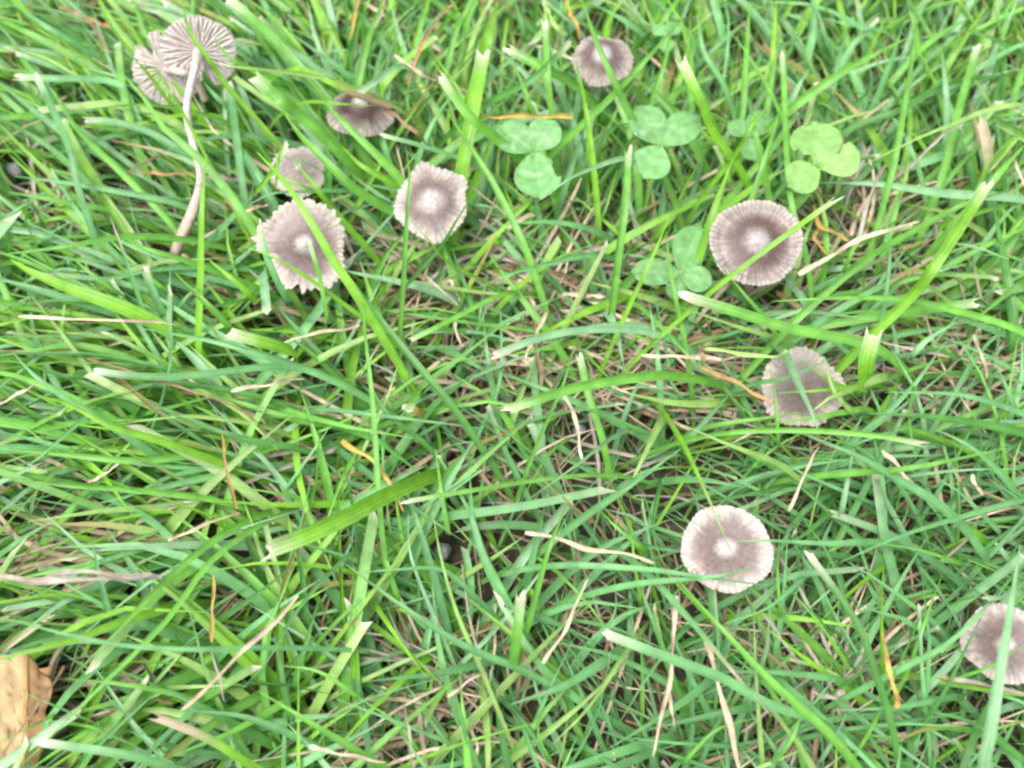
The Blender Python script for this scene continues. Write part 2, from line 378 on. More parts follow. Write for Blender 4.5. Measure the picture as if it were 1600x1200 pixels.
clover('low shaded clover partly under blades beside the dark striped mushroom', 'the low shaded clover', (1063, 428), .018,
       [((986, 424), 46, .018, ()), ((1092, 352), 58, .020, ()), ((1113, 444), 44, .018, ()), ((1052, 468), 34, .015, ())], (1070, 460), .95, .5)
clover('half-hidden clover between the two clovers, crossed by upright blades', 'the half-hidden clover', (1168, 214), .016,
       [((1200, 176), 42, .017, ()), ((1140, 190), 34, .016, ()), ((1180, 252), 36, .014, ())], (1170, 240), .95, .3)
clover('tiny pale clover beside the small conical mushroom, among upright blades', 'the tiny pale clover', (1040, 56), .018,
       [((1060, 36), 26, .018, ()), ((1022, 40), 24, .018, ()), ((1042, 82), 24, .016, ())], (1042, 80), 1.1, .3)

# ------------------------------------------------------------------ traced blades and straws
LAYER = {'l': .012, 'm': .020, 'h': .029, 't': .038}
def near_phrase(px, py):
    best = min(LAND, key=lambda L: math.hypot(L[0]-px, L[1]-py)-L[2]*.4)
    d = math.hypot(best[0]-px, best[1]-py)
    return ('lying over ' if d < best[2]*.8 else ('beside ' if d < best[2]*2.2 else 'in the sward out from ')) + best[3]
LABELS = {}
def ribbon(pts, widths, cols, roll, fold, nu=5):
    pts = np.asarray(pts); n = len(pts); tan = np.gradient(pts, axis=0); tan /= np.linalg.norm(tan, axis=1)[:, None]+1e-12
    upv = np.array((0, -.35, .94)); V, F, Cc, U = [], [], [], []
    for i in range(n):
        s = np.cross(tan[i], upv); s /= np.linalg.norm(s)+1e-9; nn = np.cross(s, tan[i])
        if nn[2] < 0: nn = -nn
        ra = roll[i]; s2 = s*math.cos(ra)+nn*math.sin(ra); n2 = nn*math.cos(ra)-s*math.sin(ra)
        for k in range(nu):
            u = k/(nu-1)*2-1
            V.append(pts[i] + s2*u*widths[i]/2 + n2*(abs(u)-.5)*fold*widths[i]/2)
            e = 1.0 + (.10 if k == nu//2 else (-.04 if k in (0, nu-1) else 0))
            Cc.append(np.asarray(cols[i])*e); U.append((k/(nu-1), i/(n-1)))
    for i in range(n-1):
        for k in range(nu-1):
            F.append((i*nu+k, i*nu+k+1, (i+1)*nu+k+1, (i+1)*nu+k))
    return V, F, Cc, U
CNAME = dict(g='fresh green', G='bright yellow-green', d='dark green', b='blue-green', B='pale blue-green', p='pale lime', y='yellow', s='pale straw', o='orange-brown', t='brown', e='grey')
def blade(pts, wpx, col, tip='p', layer='m', label=None, dry=False, tipcol=None, name=None, both=False):
    zl = LAYER[layer] + rnd.uniform(-.002, .002) + (.004 if dry and layer != 't' else 0)
    n = len(pts); ctrl = []
    for i, (x, y) in enumerate(pts):
        t = i/(n-1)
        f = (.9+.1*math.sin(math.pi*t)) if dry else (.74 + .26*math.sin(min(1, t*1.15)*math.pi/2) - .10*max(0, t-.75)*4*(0 if tip == 'c' else 1))
        ctrl.append(np.array(at(x, y, zl*f)))
    if not dry:                                  # down into the soil from where the photo loses it
        d0 = ctrl[0]-ctrl[1]; d0[2] = 0; d0 /= np.linalg.norm(d0)+1e-9
        zb = ctrl[0][2]; vis = sum(np.linalg.norm(ctrl[i+1]-ctrl[i]) for i in range(n-1)); ef = min(1., .15+vis/.03); g = ctrl[0] + d0*zb*.75*ef; g[2] = -.001; q = ctrl[0] + d0*zb*.48*ef; q[2] = zb*.52
        if vis < .016:                            # a stub that points at the eye: its root lies behind it
            r_ = at(pts[0][0], pts[0][1], -.001); g = np.array(r_); q = g*.45 + ctrl[0]*.55
        ctrl = [g, q] + ctrl
    nseg = 20; P3 = catmull(ctrl, nseg)
    if not dry: P3[-2] = P3[-1]*.80 + P3[-3]*.20
    else:
        wj = wpx*m_per_px(Vector(P3[0])); P3 += np.array([[noise.noise(Vector((i*.16, wpx*3.1+pts[0][0], k*5.))) for k in range(3)] for i in range(nseg)])*wj*np.array((.75, .75, .4))
    lim = cam_pos.z
    W = wpx*(.9 if not dry else 1.08)*m_per_px(Vector(P3[nseg//2])); ts = np.linspace(0, 1, nseg)
    if tip == 'c': wp = .72+.28*np.sin(np.minimum(ts*1.4, 1)*math.pi/2)
    else: wp = (.70+.30*np.sin(np.minimum(ts*1.6, 1)*math.pi/2))*np.clip(1-np.clip((ts-.45)/.55, 0, 1)**1.8, .04, 1)
    if dry: wp = (.78+.22*np.sin(ts*11+rnd.random()*6))*(1-.35*ts if rnd.random() < .6 else .65+.35*ts); wp[-1] *= .5; wp[0] *= .6
    if tip == 'l': wp = np.sin(np.pi*np.clip(ts*.96+.03, 0, 1))**.7
    base = np.array(C[col])*rnd.uniform(.9, 1.12); cols = []
    for i, t in enumerate(ts):
        c_ = base*(1+.08*math.sin(t*5+wpx))
        if not dry: c_ = mixc(np.array((.30, .36, .12)), c_, min(1, .35+t*2.2))
        else: 
            q_ = noise.noise(Vector((t*7, wpx, pts[0][0]*.1))); c_ = mixc(c_*(1+.35*q_), np.array((.17, .11, .055)), max(0, min(.55, (noise.noise(Vector((t*5, 9+wpx, pts[0][1]*.1)))-.2)*2.0)))
        if tip == 'c' and i == nseg-1 and not dry: c_ = CREAM
        if tip == 'c' and i == nseg-2 and not dry: c_ = mixc(c_, CREAM, .45)
        if tipcol and t > .72: c_ = mixc(c_, C[tipcol], min(1, (t-.72)*7))
        cols.append(c_)
    r0 = rnd.uniform(-.45, .45); roll = r0 + rnd.uniform(-.35, .35)*ts
    V, F, Cc, U = ribbon(P3, W*wp, cols, roll, rnd.uniform(.25, .55) if not dry else rnd.uniform(.5, .9))
    if tip == 'c':                                # ragged mown end
        for k in range(5): V[-1-k] = V[-1-k] + (P3[-1]-P3[-2])*rnd.uniform(-1.2, 1.2)
    nm = name or ('straw' if dry else 'grass_blade')
    o0 = Vector(P3[0]); V = [Vector(v)-o0 for v in V]
    o = new_obj(nm, V, F, M_STRAW if dry else M_GRASS, None, Cc, U); o.location = o0
    mx = pts[len(pts)//2] if n > 2 else ((pts[0][0]+pts[1][0])/2, (pts[0][1]+pts[1][1])/2)
    if label is None:
        LABELS[o.name] = (wpx, col, tip, dry, mx, pts)
        size = ('broad' if wpx >= 17 else ('slender' if wpx < 10 else 'medium-width')) if not dry else ('thick' if wpx >= 9 else 'thin')
        kind = 'dry stalk' if dry else 'grass blade'
        tp = '' if dry or tip == 'p' else (' with mown tip' if tip == 'c' else '')
        label = f'{size} {CNAME[col]} {kind}{tp} {near_phrase(*mx)}'
    tag(o, label, 'straw' if dry else 'grass blade', 'dry stalks lying in the sward' if dry else 'grass blades standing out of the sward')
    return o

g = blade
# --- around the upturned mushrooms
g([(500,207),(460,173),(443,160),(397,120)],21,'g','c','h')
g([(533,187),(473,113),(417,53),(360,2)],20,'g','c','h')
g([(533,140),(483,100),(433,67),(367,20),(333,-7)],15,'b','p','m')
g([(430,327),(393,260),(354,200)],20,'b','p','m')
g([(382,307),(370,217),(359,133)],14,'b','c','m')
g([(353,133),(327,93),(300,57),(282,-4)],11,'G','p','t')
g([(365,175),(337,150),(313,122)],13,'b','p','m')
g([(180,117),(160,60),(143,10)],8,'B','p','m')
g([(133,327),(120,283),(110,233),(77,160),(58,118)],14,'b','c','h')
g([(110,233),(67,140),(33,90),(7,43)],15,'g','p','m')
g([(287,240),(233,207),(173,190),(130,189)],13,'b','c','m')
g([(213,180),(187,133),(127,123),(83,123),(27,120)],12,'b','c','m')
g([(390,350),(343,283),(300,237),(253,197),(230,160),(187,110)],16,'g','p','t')
g([(227,100),(187,53),(160,10),(153,-7)],20,'G','p','h')
g([(253,90),(227,50),(213,13),(200,-10)],14,'g','p','m')
g([(250,371),(175,373),(100,386),(2,398)],14,'g','p','h')
g([(337,424),(290,407),(230,388),(180,365)],13,'g','p','h')
g([(400,470),(362,435),(325,405)],16,'G','p','h')
g([(207,487),(112,452),(50,425),(16,405)],26,'G','p','h')
g([(200,496),(100,466),(25,443),(-10,436)],20,'b','p','m')
g([(190,462),(140,425),(105,397)],11,'g','p','h')
g([(212,452),(195,400),(178,355),(172,338)],8,'b','p','h',tipcol='s')
g([(350,497),(312,465),(272,425)],14,'G','p','h')
g([(270,495),(295,462),(332,430)],16,'b','p','m')
g([(258,497),(240,460),(226,420)],14,'b','c','m')
g([(314,412),(316,320),(322,240)],13,'G','p','t')
g([(312,225),(280,165),(262,140),(247,107)],8,'G','p','t')
g([(412,115),(365,95),(333,60)],12,'g','p','h')
g([(533,130),(440,112),(365,104),(345,97)],9,'p','p','t')
g([(170,250),(110,215),(50,170),(0,130)],14,'b','p','m')
g([(250,330),(180,260),(120,200),(70,120)],13,'g','p','m')
g([(160,310),(90,240),(30,200),(-10,180)],12,'d','p','m')
g([(180,330),(110,318),(60,308),(10,300)],12,'g','p','m')
g([(280,320),(190,300),(100,285),(20,275)],11,'b','p','m')
g([(150,110),(80,70),(20,40),(-10,30)],16,'g','p','m')
g([(120,70),(70,40),(20,5)],12,'b','p','m')
g([(430,90),(400,50),(385,5)],12,'g','p','m')
g([(480,130),(440,85),(415,45)],12,'b','p','m')
# --- middle left
g([(533,600),(450,567),(333,533),(213,512)],14,'b','p','h')
g([(437,573),(300,587),(213,588),(148,580)],13,'b','c','h')
g([(433,630),(367,613),(267,597),(150,583)],13,'d','c','m')
g([(533,667),(467,657),(367,627),(300,600)],13,'g','p','m')
g([(465,552),(417,537),(363,523)],21,'G','c','t','short broad bright green blade with white mown end above a dry stalk')
g([(340,602),(300,557),(267,527)],23,'B','p','m')
g([(363,517),(317,467),(283,437)],14,'g','p','h')
g([(187,673),(100,620),(50,583),(20,550)],15,'b','p','h')
g([(283,700),(233,683),(177,667),(110,633),(57,617)],17,'G','p','h')
g([(320,710),(217,720),(100,710),(-5,700)],14,'g','p','m')
g([(400,663),(300,650),(240,655),(177,663)],9,'p','p','m')
g([(350,650),(383,693),(423,730)],10,'b','p','m')
g([(450,760),(500,690),(525,650)],9,'b','p','m')
g([(330,780),(200,765),(100,758),(0,745)],13,'g','p','m')
g([(360,740),(260,760),(140,790)],12,'b','p','m')
g([(200,560),(120,540),(40,550),(-5,556)],14,'g','p','m')
g([(300,520),(200,480),(90,470),(0,480)],12,'d','p','m')
g([(150,640),(90,690),(30,740)],9,'b','p','m')
g([(460,700),(400,690),(330,670),(250,640)],12,'d','p','m')
# --- round the frilly and angular mushrooms
g([(562,468),(520,405),(488,350),(448,288),(400,236)],17,'G','p','t')
g([(448,468),(419,405),(405,352)],14,'b','c','t')
g([(530,470),(475,430),(423,400),(378,384)],9,'G','p','t')
g([(512,500),(499,430),(490,400),(482,374)],8,'g','c','t')
g([(560,300),(532,275),(470,212),(440,170)],18,'g','p','h')
g([(524,333),(493,292),(456,248)],13,'G','p','h')
g([(411,425),(414,455),(417,490)],16,'B','c','m')
g([(545,299),(470,300),(423,303),(378,326)],9,'b','p','h')
g([(513,310),(512,260),(508,205)],16,'d','p','m')
g([(400,300),(430,262),(447,225)],8,'G','c','h')
g([(623,277),(580,233),(533,187),(500,150)],17,'g','p','h')
g([(618,290),(566,260),(533,227)],13,'G','p','m')
g([(746,260),(666,230),(596,211)],8,'b','c','h')
g([(633,397),(636,333),(640,280),(634,226)],9,'g','p','t')
g([(684,392),(716,340),(747,292)],8,'d','p','t')
g([(700,410),(670,375),(636,340)],9,'G','p','t')
g([(820,387),(773,290),(733,227),(696,170)],13,'g','p','h')
g([(785,224),(733,180),(690,120)],18,'g','c','t')
g([(722,267),(738,180),(755,82)],24,'G','c','h')
g([(750,110),(762,60),(778,0)],25,'G','p','h')
g([(470,162),(533,163),(560,165),(590,165)],10,'G','p','h')
g([(465,108),(520,132),(548,146),(575,155),(604,166)],12,'G','c','t',tipcol='t')
g([(628,104),(595,122),(560,145)],11,'B','c','h')
g([(640,190),(636,150),(642,125)],9,'g','p','m')
g([(610,260),(598,220),(590,190)],10,'b','c','m')
g([(585,210),(555,150),(520,110)],9,'g','p','m')
g([(560,130),(576,60),(600,-5)],13,'g','p','m')
g([(640,130),(600,70),(560,20),(540,-10)],16,'d','p','m')
g([(660,230),(690,170),(720,140)],11,'b','p','m')
g([(690,330),(740,320),(800,330)],10,'b','p','m')
g([(690,460),(620,440),(560,428),(533,421)],16,'B','p','m')
# --- top middle
g([(985,180),(960,127),(930,60),(908,-5)],14,'g','p','t')
g([(950,157),(1006,97),(1068,28)],13,'g','p','t')
g([(925,245),(913,160),(899,90)],13,'G','p','h')
g([(900,136),(850,107),(793,77)],16,'g','c','h')
g([(862,180),(856,117),(852,36)],11,'g','c','h')
g([(760,163),(833,123),(894,63)],11,'d','c','h')
g([(838,188),(820,143),(799,88)],11,'g','p','h')
g([(755,137),(800,93),(848,48)],10,'b','p','m')
g([(862,160),(816,110),(766,70)],12,'B','p','m')
g([(980,247),(926,263),(883,283),(841,314)],11,'B','p','t')
g([(966,400),(976,317),(981,232)],15,'g','c','h')
g([(1010,60),(970,30),(925,5)],15,'b','p','m')
g([(820,60),(810,20),(800,-10)],12,'d','p','m')
g([(700,100),(716,40),(735,-5)],12,'g','p','m')
g([(920,260),(950,205),(1000,190)],13,'d','p','m')
g([(880,300),(900,240),(912,200)],13,'b','p','m')
g([(1112,205),(1100,170),(1080,130),(1064,95)],19,'G','c','t')
g([(1080,160),(1078,110),(1085,60)],12,'g','p','m')
g([(1215,170),(1166,83),(1124,30)],12,'g','p','h')
g([(1260,400),(1240,333),(1230,260),(1226,150),(1222,82)],10,'g','c','h')
g([(1176,310),(1206,217),(1223,155)],13,'g','p','h')
g([(1243,165),(1333,103),(1420,58)],16,'g','p','h')
g([(1230,172),(1245,138),(1264,108)],17,'B','p','m')
g([(1393,270),(1410,180),(1426,83),(1433,18)],13,'g','p','h')
g([(1333,200),(1416,167),(1498,108)],14,'d','p','m')
g([(1600,165),(1543,173),(1500,190),(1433,217),(1346,260)],12,'p','p','h')
g([(1546,262),(1541,217),(1532,186)],16,'p','c','h',tipcol='s')
g([(1295,75),(1283,35),(1270,-4)],12,'b','p','m')
g([(1385,52),(1330,40),(1278,27)],10,'b','p','m')
g([(1160,172),(1166,80),(1172,-5)],12,'g','p','m')
g([(1205,118),(1209,60),(1214,-6)],10,'G','p','m')
g([(1480,186),(1477,130),(1472,82)],12,'B','p','m')
g([(1470,285),(1500,167),(1528,72)],14,'g','c','m')
g([(1530,310),(1560,273),(1602,225)],16,'g','p','h')
g([(1558,105),(1568,50),(1577,-5)],9,'g','p','m')
g([(1098,385),(1120,317),(1145,248)],16,'G','p','h')
g([(1400,120),(1460,60),(1530,20)],12,'g','p','m')
g([(1440,150),(1500,130),(1580,115)],14,'d','p','m')
g([(1300,150),(1310,90),(1330,30)],11,'b','p','m')
g([(1600,90),(1550,60),(1500,45)],12,'d','p','m')
g([(1130,130),(1100,80),(1090,20)],10,'b','p','m')
g([(1020,150),(1040,90),(1052,20)],10,'g','p','m')
# --- round the dark striped mushroom, right side
g([(1110,458),(1180,403),(1245,355),(1308,310)],9,'G','c','t','slender bright green blade with white tip crossing the dark striped mushroom')
g([(1600,312),(1475,302),(1375,288),(1272,285)],16,'B','p','m')
g([(1425,462),(1450,430),(1500,355),(1543,286)],19,'G','c','t')
g([(1437,357),(1512,318),(1604,290)],13,'g','p','h')
g([(1380,487),(1390,380),(1370,302)],8,'b','p','h')
g([(1268,512),(1350,462),(1452,410)],13,'b','p','m',tipcol='o')
g([(1488,380),(1530,388),(1577,406)],10,'B','p','m')
g([(1237,507),(1312,440),(1387,382),(1410,362)],14,'g','p','h')
g([(1200,505),(1160,457),(1113,400)],12,'g','p','h')
g([(1362,541),(1233,513),(1150,487),(1070,463)],19,'g','c','h','broad fresh green blade with white mown tip above the flattened low mushroom')
g([(1228,534),(1150,510),(1064,480)],10,'p','p','m')
g([(1600,520),(1483,483),(1400,467),(1300,466),(1206,471)],13,'g','p','h')
g([(1260,515),(1400,490),(1528,473)],16,'g','c','m')
g([(1350,600),(1355,555),(1366,516)],25,'G','c','t','stout upright bright green stub with a frayed mown top')
g([(1226,555),(1246,600),(1266,640),(1281,680)],20,'B','p','h','broad pale blue-green blade lying over the flattened low mushroom')
g([(1338,615),(1293,593),(1244,558)],14,'g','p','m')
g([(1370,602),(1320,606),(1270,611),(1214,614)],9,'G','p','m')
g([(1380,590),(1322,612),(1290,625),(1270,642)],16,'p','p','m')
g([(1105,668),(1200,653),(1256,644)],10,'g','p','m')
g([(1110,680),(1233,672),(1366,680),(1445,694)],10,'g','c','h')
g([(1214,725),(1133,693),(1066,663)],12,'p','p','h')
g([(1483,802),(1400,747),(1333,710),(1253,677)],19,'b','p','h')
g([(1353,738),(1433,730),(1578,699)],12,'g','p','h')
g([(1600,678),(1466,653),(1350,646)],19,'d','p','m')
g([(1600,648),(1500,617),(1382,613)],12,'b','p','h')
g([(1066,698),(1105,655),(1140,615)],14,'b','p','m')
g([(1314,802),(1325,745),(1334,698)],13,'B','p','m')
g([(1588,645),(1570,600),(1548,555)],13,'b','p','m')
g([(1582,507),(1570,420),(1552,318)],22,'d','p','m')
g([(1500,600),(1540,540),(1600,490)],12,'b','p','m')
g([(1420,560),(1450,530),(1500,500)],13,'B','p','m')
g([(1600,440),(1560,470),(1510,510)],12,'g','p','m')
g([(1500,560),(1440,540),(1390,535)],12,'d','p','m')
g([(1600,590),(1540,555),(1470,525)],10,'b','p','m')
g([(1430,600),(1420,650),(1432,720)],8,'g','p','m')
g([(1320,420),(1340,370),(1350,330)],9,'g','p','m')
g([(1580,760),(1520,700),(1460,670)],14,'b','p','m')
# --- centre
g([(1010,519),(900,517),(816,537),(772,556)],13,'B','c','h','pale blue-green blade with white mown end over the bare patch')
g([(1045,587),(993,590),(910,603),(850,620),(784,642)],17,'g','c','t','rolled green blade with cream mown end over the brown thatch')
g([(785,461),(700,503),(640,533)],10,'g','c','h')
g([(918,399),(866,410),(800,427),(745,450)],11,'b','p','h')
g([(725,660),(683,607),(633,547),(583,483),(533,415)],14,'d','p','h')
g([(594,800),(583,633),(570,520),(566,458)],11,'g','p','h')
g([(840,520),(700,500),(573,480)],8,'g','p','m')
g([(868,536),(826,480),(764,398)],14,'g','p','m')
g([(843,685),(880,600),(901,525)],8,'g','p','h')
g([(942,688),(920,617),(906,556)],13,'g','c','m')
g([(1034,655),(1012,700),(989,747)],15,'p','l','h','pale lime lens-shaped leaf hanging beside the brown thatch')
g([(756,658),(780,600),(783,517),(779,448)],6,'b','p','m')
g([(921,802),(983,760),(1068,698)],14,'b','p','h')
g([(958,683),(900,727),(825,781)],8,'B','p','h')
g([(955,743),(866,747),(733,767),(632,784)],8,'g','c','h')
g([(530,800),(600,760),(663,728)],16,'b','p','m')
g([(660,690),(600,640),(560,560)],10,'d','p','m')
g([(500,640),(600,650),(760,670)],8,'b','p','m')
g([(1000,480),(1060,540),(1110,590)],9,'g','p','m')
g([(1060,620),(1000,600),(960,560)],8,'b','p','m')
g([(700,830),(690,770),(680,700)],10,'g','p','m')
g([(880,690),(850,720),(810,790)],7,'g','p','m')
g([(653,612),(645,628),(638,642)],13,'g','c','h')
g([(668,650),(650,642),(632,634)],13,'y','c','m',label='short rolled yellow-green blade stub by the bare patch')
g([(1040,690),(970,660),(890,630)],9,'d','p','m')
g([(560,700),(530,760),(505,830)],10,'g','p','m')
g([(780,700),(740,690),(690,700)],6,'b','p','m')
# --- bottom left
g([(347,836),(267,900),(180,990),(108,1062)],13,'g','p','h')
g([(378,838),(320,888),(260,970),(150,1080),(36,1194)],11,'g','p','h')
g([(204,967),(130,995),(60,1015),(-8,1032)],16,'G','p','h')
g([(410,1012),(330,1015),(200,1010),(100,990),(-5,963)],10,'b','p','t')
g([(600,776),(550,803),(470,840),(414,860)],28,'G','c','t','very broad fresh green blade with white mown tip beside a dark gap')
g([(398,1198),(320,1150),(240,1118)],21,'G','c','h',tipcol='s')
g([(290,1206),(200,1180),(64,1160)],14,'b','c','h')
g([(565,1178),(470,1120),(404,1080)],15,'g','p','h')
g([(522,888),(460,960),(420,1030),(374,1081)],8,'b','p','h')
g([(805,1043),(725,1010),(625,945),(538,880)],14,'b','p','h')
g([(752,1045),(715,960),(690,875),(675,795)],9,'p','p','h')
g([(690,990),(660,920),(640,860),(638,800)],8,'B','p','m')
g([(200,870),(100,890),(0,910)],12,'g','p','m')
g([(260,850),(150,880),(60,930)],10,'b','p','m')
g([(170,960),(155,900),(145,850)],14,'b','p','m')
g([(480,1160),(380,1120),(260,1110)],13,'b','p','m')
g([(560,1090),(500,1050),(440,1040)],10,'g','p','m')
g([(460,1070),(480,1000),(500,930)],12,'d','p','m')
g([(340,970),(400,930),(450,890)],14,'d','p','m')
g([(300,1090),(200,1070),(100,1060)],12,'g','p','m')
g([(120,1200),(200,1120),(270,1060)],10,'b','p','m')
g([(650,1170),(620,1130),(560,1090)],10,'g','p','m')
g([(700,1160),(600,1120),(520,1090)],9,'b','p','m')
g([(620,930),(600,860),(596,810)],11,'g','p','m')
g([(740,930),(690,890),(620,890),(560,895)],9,'b','p','m')
g([(500,1000),(560,940),(640,880)],8,'g','p','m')
g([(80,1120),(40,1140),(0,1160)],9,'g','p','h')
g([(150,1130),(80,1100),(20,1075)],9,'b','p','h')
# --- bottom right
g([(1265,1122),(1200,1100),(1130,1060),(1050,1030),(940,988)],17,'b','c','h','long blue-green blade with a cream mown tip between two straw stalks')
g([(1302,1153),(1210,1070),(1130,985),(1058,905)],17,'g','p','h')
g([(1010,895),(1075,965),(1150,1055),(1206,1120)],13,'b','p','h',tipcol='s')
g([(976,1022),(920,1105),(864,1162)],10,'p','p','h')
g([(962,1022),(885,1070),(795,1102)],19,'b','p','m')
g([(802,1034),(808,985),(814,930)],17,'g','c','t')
g([(868,884),(1000,889),(1080,899),(1205,916)],12,'b','p','h')
g([(980,915),(1075,905),(1130,899),(1182,885)],12,'b','p','h')
g([(1064,688),(1086,733),(1113,793),(1143,866)],10,'G','p','t','thin yellow-green blade ending on the centre of the pale round mushroom',tipcol='p')
g([(1365,848),(1300,850),(1200,845),(1150,846)],15,'b','p','h')
g([(1604,780),(1500,808),(1400,840),(1308,881)],12,'b','p','h')
g([(1462,977),(1375,910),(1318,874)],12,'b','p','m')
g([(1392,1128),(1370,1060),(1345,985),(1300,915),(1266,869)],13,'d','c','h')
g([(1535,1206),(1545,1150),(1570,1000),(1594,852)],27,'B','p','t','broad upright pale blue-green blade in front of the mushroom beside the grey twig')
g([(1425,1036),(1475,1010),(1525,965),(1568,913)],12,'b','p','h')
g([(1420,1042),(1445,970),(1472,898)],10,'g','p','m')
g([(1280,1192),(1305,1150),(1327,1106)],13,'B','p','m')
g([(1323,1198),(1365,1130),(1400,1050),(1457,922)],12,'g','p','m')
g([(1600,910),(1560,935),(1538,935)],8,'B','c','h')
g([(1300,1060),(1200,1050),(1130,1050)],13,'b','p','m')
g([(1480,1090),(1400,1105),(1300,1110)],12,'b','p','m')
g([(1220,960),(1215,900),(1218,830)],7,'g','p','m')
g([(1260,900),(1200,950),(1130,975)],9,'b','p','m')
g([(1300,800),(1250,840),(1200,860)],10,'d','p','m')
g([(1500,880),(1440,860),(1380,850)],9,'g','p','m')
g([(1010,860),(970,830),(930,790)],9,'g','p','m')
g([(840,920),(860,850),(890,780)],12,'g','p','h')
g([(1000,940),(990,870),(985,810)],9,'G','p','m')
g([(1130,1165),(1050,1160),(960,1150)],9,'b','p','m')
g([(920,1010),(960,960),(960,900)],7,'b','p','m')
g([(1070,1190),(1120,1140),(1190,1120)],8,'g','p','m')
g([(1600,1190),(1520,1130),(1440,1110)],14,'d','p','m')
g([(860,1190),(840,1140),(860,1080)],7,'g','p','m')
g([(1560,830),(1500,770),(1450,740)],10,'b','p','m')
g([(1240,760),(1180,770),(1090,790)],9,'d','p','m')
g([(1030,760),(1020,830),(1040,890)],10,'d','p','m')
g([(1210,1190),(1240,1150),(1260,1080)],9,'g','p','m')
g([(512,312),(514,262),(507,206)],15,'d','p','h'); g([(430,300),(434,262),(428,228)],9,'g','p','h'); g([(505,268),(470,252),(428,240)],8,'b','p','h'); g([(500,303),(460,285),(415,270)],10,'G','p','h')
g([(1348,640),(1290,650),(1196,664)],13,'g','p','m'); g([(1216,690),(1211,620),(1203,570)],8,'g','p','m'); g([(1332,645),(1302,610),(1288,556)],11,'p','p','m'); g([(1180,600),(1230,590),(1300,560)],9,'b','p','m')
g([(1470,1090),(1507,1016),(1520,990),(1536,958)],9,'d','p','h'); g([(1490,1060),(1550,1040),(1610,1000)],10,'g','p','h')
g([(1068,525),(1050,440),(1040,358)],10,'g','p','h'); g([(985,475),(1018,405),(1046,338)],9,'G','p','h'); g([(1118,474),(1060,452),(1008,428)],9,'b','p','h')
g([(1192,262),(1180,205),(1168,150)],12,'g','p','h'); g([(1150,240),(1172,200),(1205,160)],9,'G','p','h')
def st(pts, w_, col, layer='m', label=None): return blade(pts, w_, col, 'p', layer, label, True)
# --- dry stalks
st([(27,495),(127,500),(233,503),(277,508)],6,'s','h','thin pale dry stalk lying level below the long-stemmed upturned mushroom')
st([(363,612),(420,601),(477,592)],7,'s','h'); st([(443,537),(500,523),(562,510)],7,'s','h')
st([(133,560),(233,590),(350,630),(402,662)],6,'t','m'); st([(-5,632),(35,612),(68,592)],6,'s','m'); st([(137,753),(187,727)],6,'s','m')
st([(347,677),(358,740),(371,798)],6,'o','h','orange dry stalk standing out of the left-leaning blades'.replace('left-leaning ', 'level '))
st([(285,1110),(370,1030),(466,930)],9,'s','h','pale straw stalk slanting alone over green blades near the yellow-spotted stalk')
st([(333,898),(330,950),(330,1005)],7,'y','m','yellow-spotted narrow dry blade beside the slanting pale straw')
st([(330,1010),(338,1050),(350,1096)],5,'e','m')
st([(-5,903),(80,904),(180,903),(252,902)],13,'e','h','old grey flattened stalk lying level, its sheath peeling'); st([(72,898),(110,893),(170,897),(240,900)],12,'e','h')
st([(485,1167),(540,1180),(602,1192)],7,'s','m'); st([(632,1100),(640,1150),(646,1198)],5,'e','h')
st([(1020,1182),(1045,1060),(1057,930)],10,'s','m','thick pale straw stalk forking near its lower end'); st([(1046,1060),(1048,1110),(1051,1136)],6,'s','m')
st([(1100,1000),(1125,1080),(1157,1204)],12,'s','m','thick pale straw with an orange end between blue-green blades')
st([(850,1036),(890,975),(916,905)],7,'s','m'); st([(820,832),(900,850),(1022,880)],9,'s','m')
st([(1378,985),(1390,1050),(1401,1107)],11,'y','h','bright yellow dying blade against a dark green one')
st([(1467,1055),(1530,1070),(1604,1086)],8,'e','m','grey twig lying under the broad upright pale blue-green blade')
st([(820,563),(853,487)],8,'s','m'); st([(833,483),(846,607)],10,'t','l'); st([(823,427),(836,493)],8,'s','l'); st([(880,460),(943,463)],9,'s','l')
st([(660,430),(690,455),(715,478)],6,'e','m'); st([(683,452),(705,440),(720,470)],6,'s','l'); st([(707,500),(719,540)],6,'s','l')
st([(883,620),(898,660),(911,718)],8,'s','m'); st([(533,687),(583,720),(610,755),(632,800)],11,'y','m','curved golden dry blade arching beside the pale lime sward'.replace('pale lime sward', 'dark green blades'))
st([(1093,573),(1150,600),(1207,630)],10,'o','m'); st([(1003,555),(1066,557),(1128,563)],9,'s','m'); st([(1100,545),(1200,557),(1231,546)],8,'p','h')
st([(1095,540),(1098,555),(1094,572)],10,'t','h'); st([(1230,798),(1255,745),(1280,698)],6,'s','m'); st([(1380,703),(1426,757)],8,'s','m')
st([(1523,523),(1532,555),(1541,591)],7,'s','h'); st([(1555,572),(1604,577)],12,'s','l'); st([(1516,742),(1536,772)],7,'s','m')
st([(1247,430),(1312,392),(1375,365),(1437,345)],11,'s','h','long pale split straw beside the dark striped mushroom'); st([(1338,384),(1352,330),(1372,280),(1386,256)],7,'e','h')
st([(1268,322),(1283,350),(1327,377)],9,'y','l'); st([(1280,350),(1275,375),(1292,395)],8,'y','l'); st([(1420,263),(1460,220),(1507,192)],6,'e','h')
st([(600,164),(640,200),(665,224)],9,'t','t','brown withered blade end hanging past the dark bell mushroom')
st([(638,130),(656,77),(704,6)],7,'o','h'); st([(559,-3),(553,30),(546,62)],9,'y','m'); st([(882,-5),(893,30),(903,62)],12,'y','m')
st([(850,-3),(866,35),(884,55)],7,'p','m'); st([(752,180),(820,182),(894,184)],9,'y','m'); st([(615,85),(650,112),(682,125)],8,'s','h')
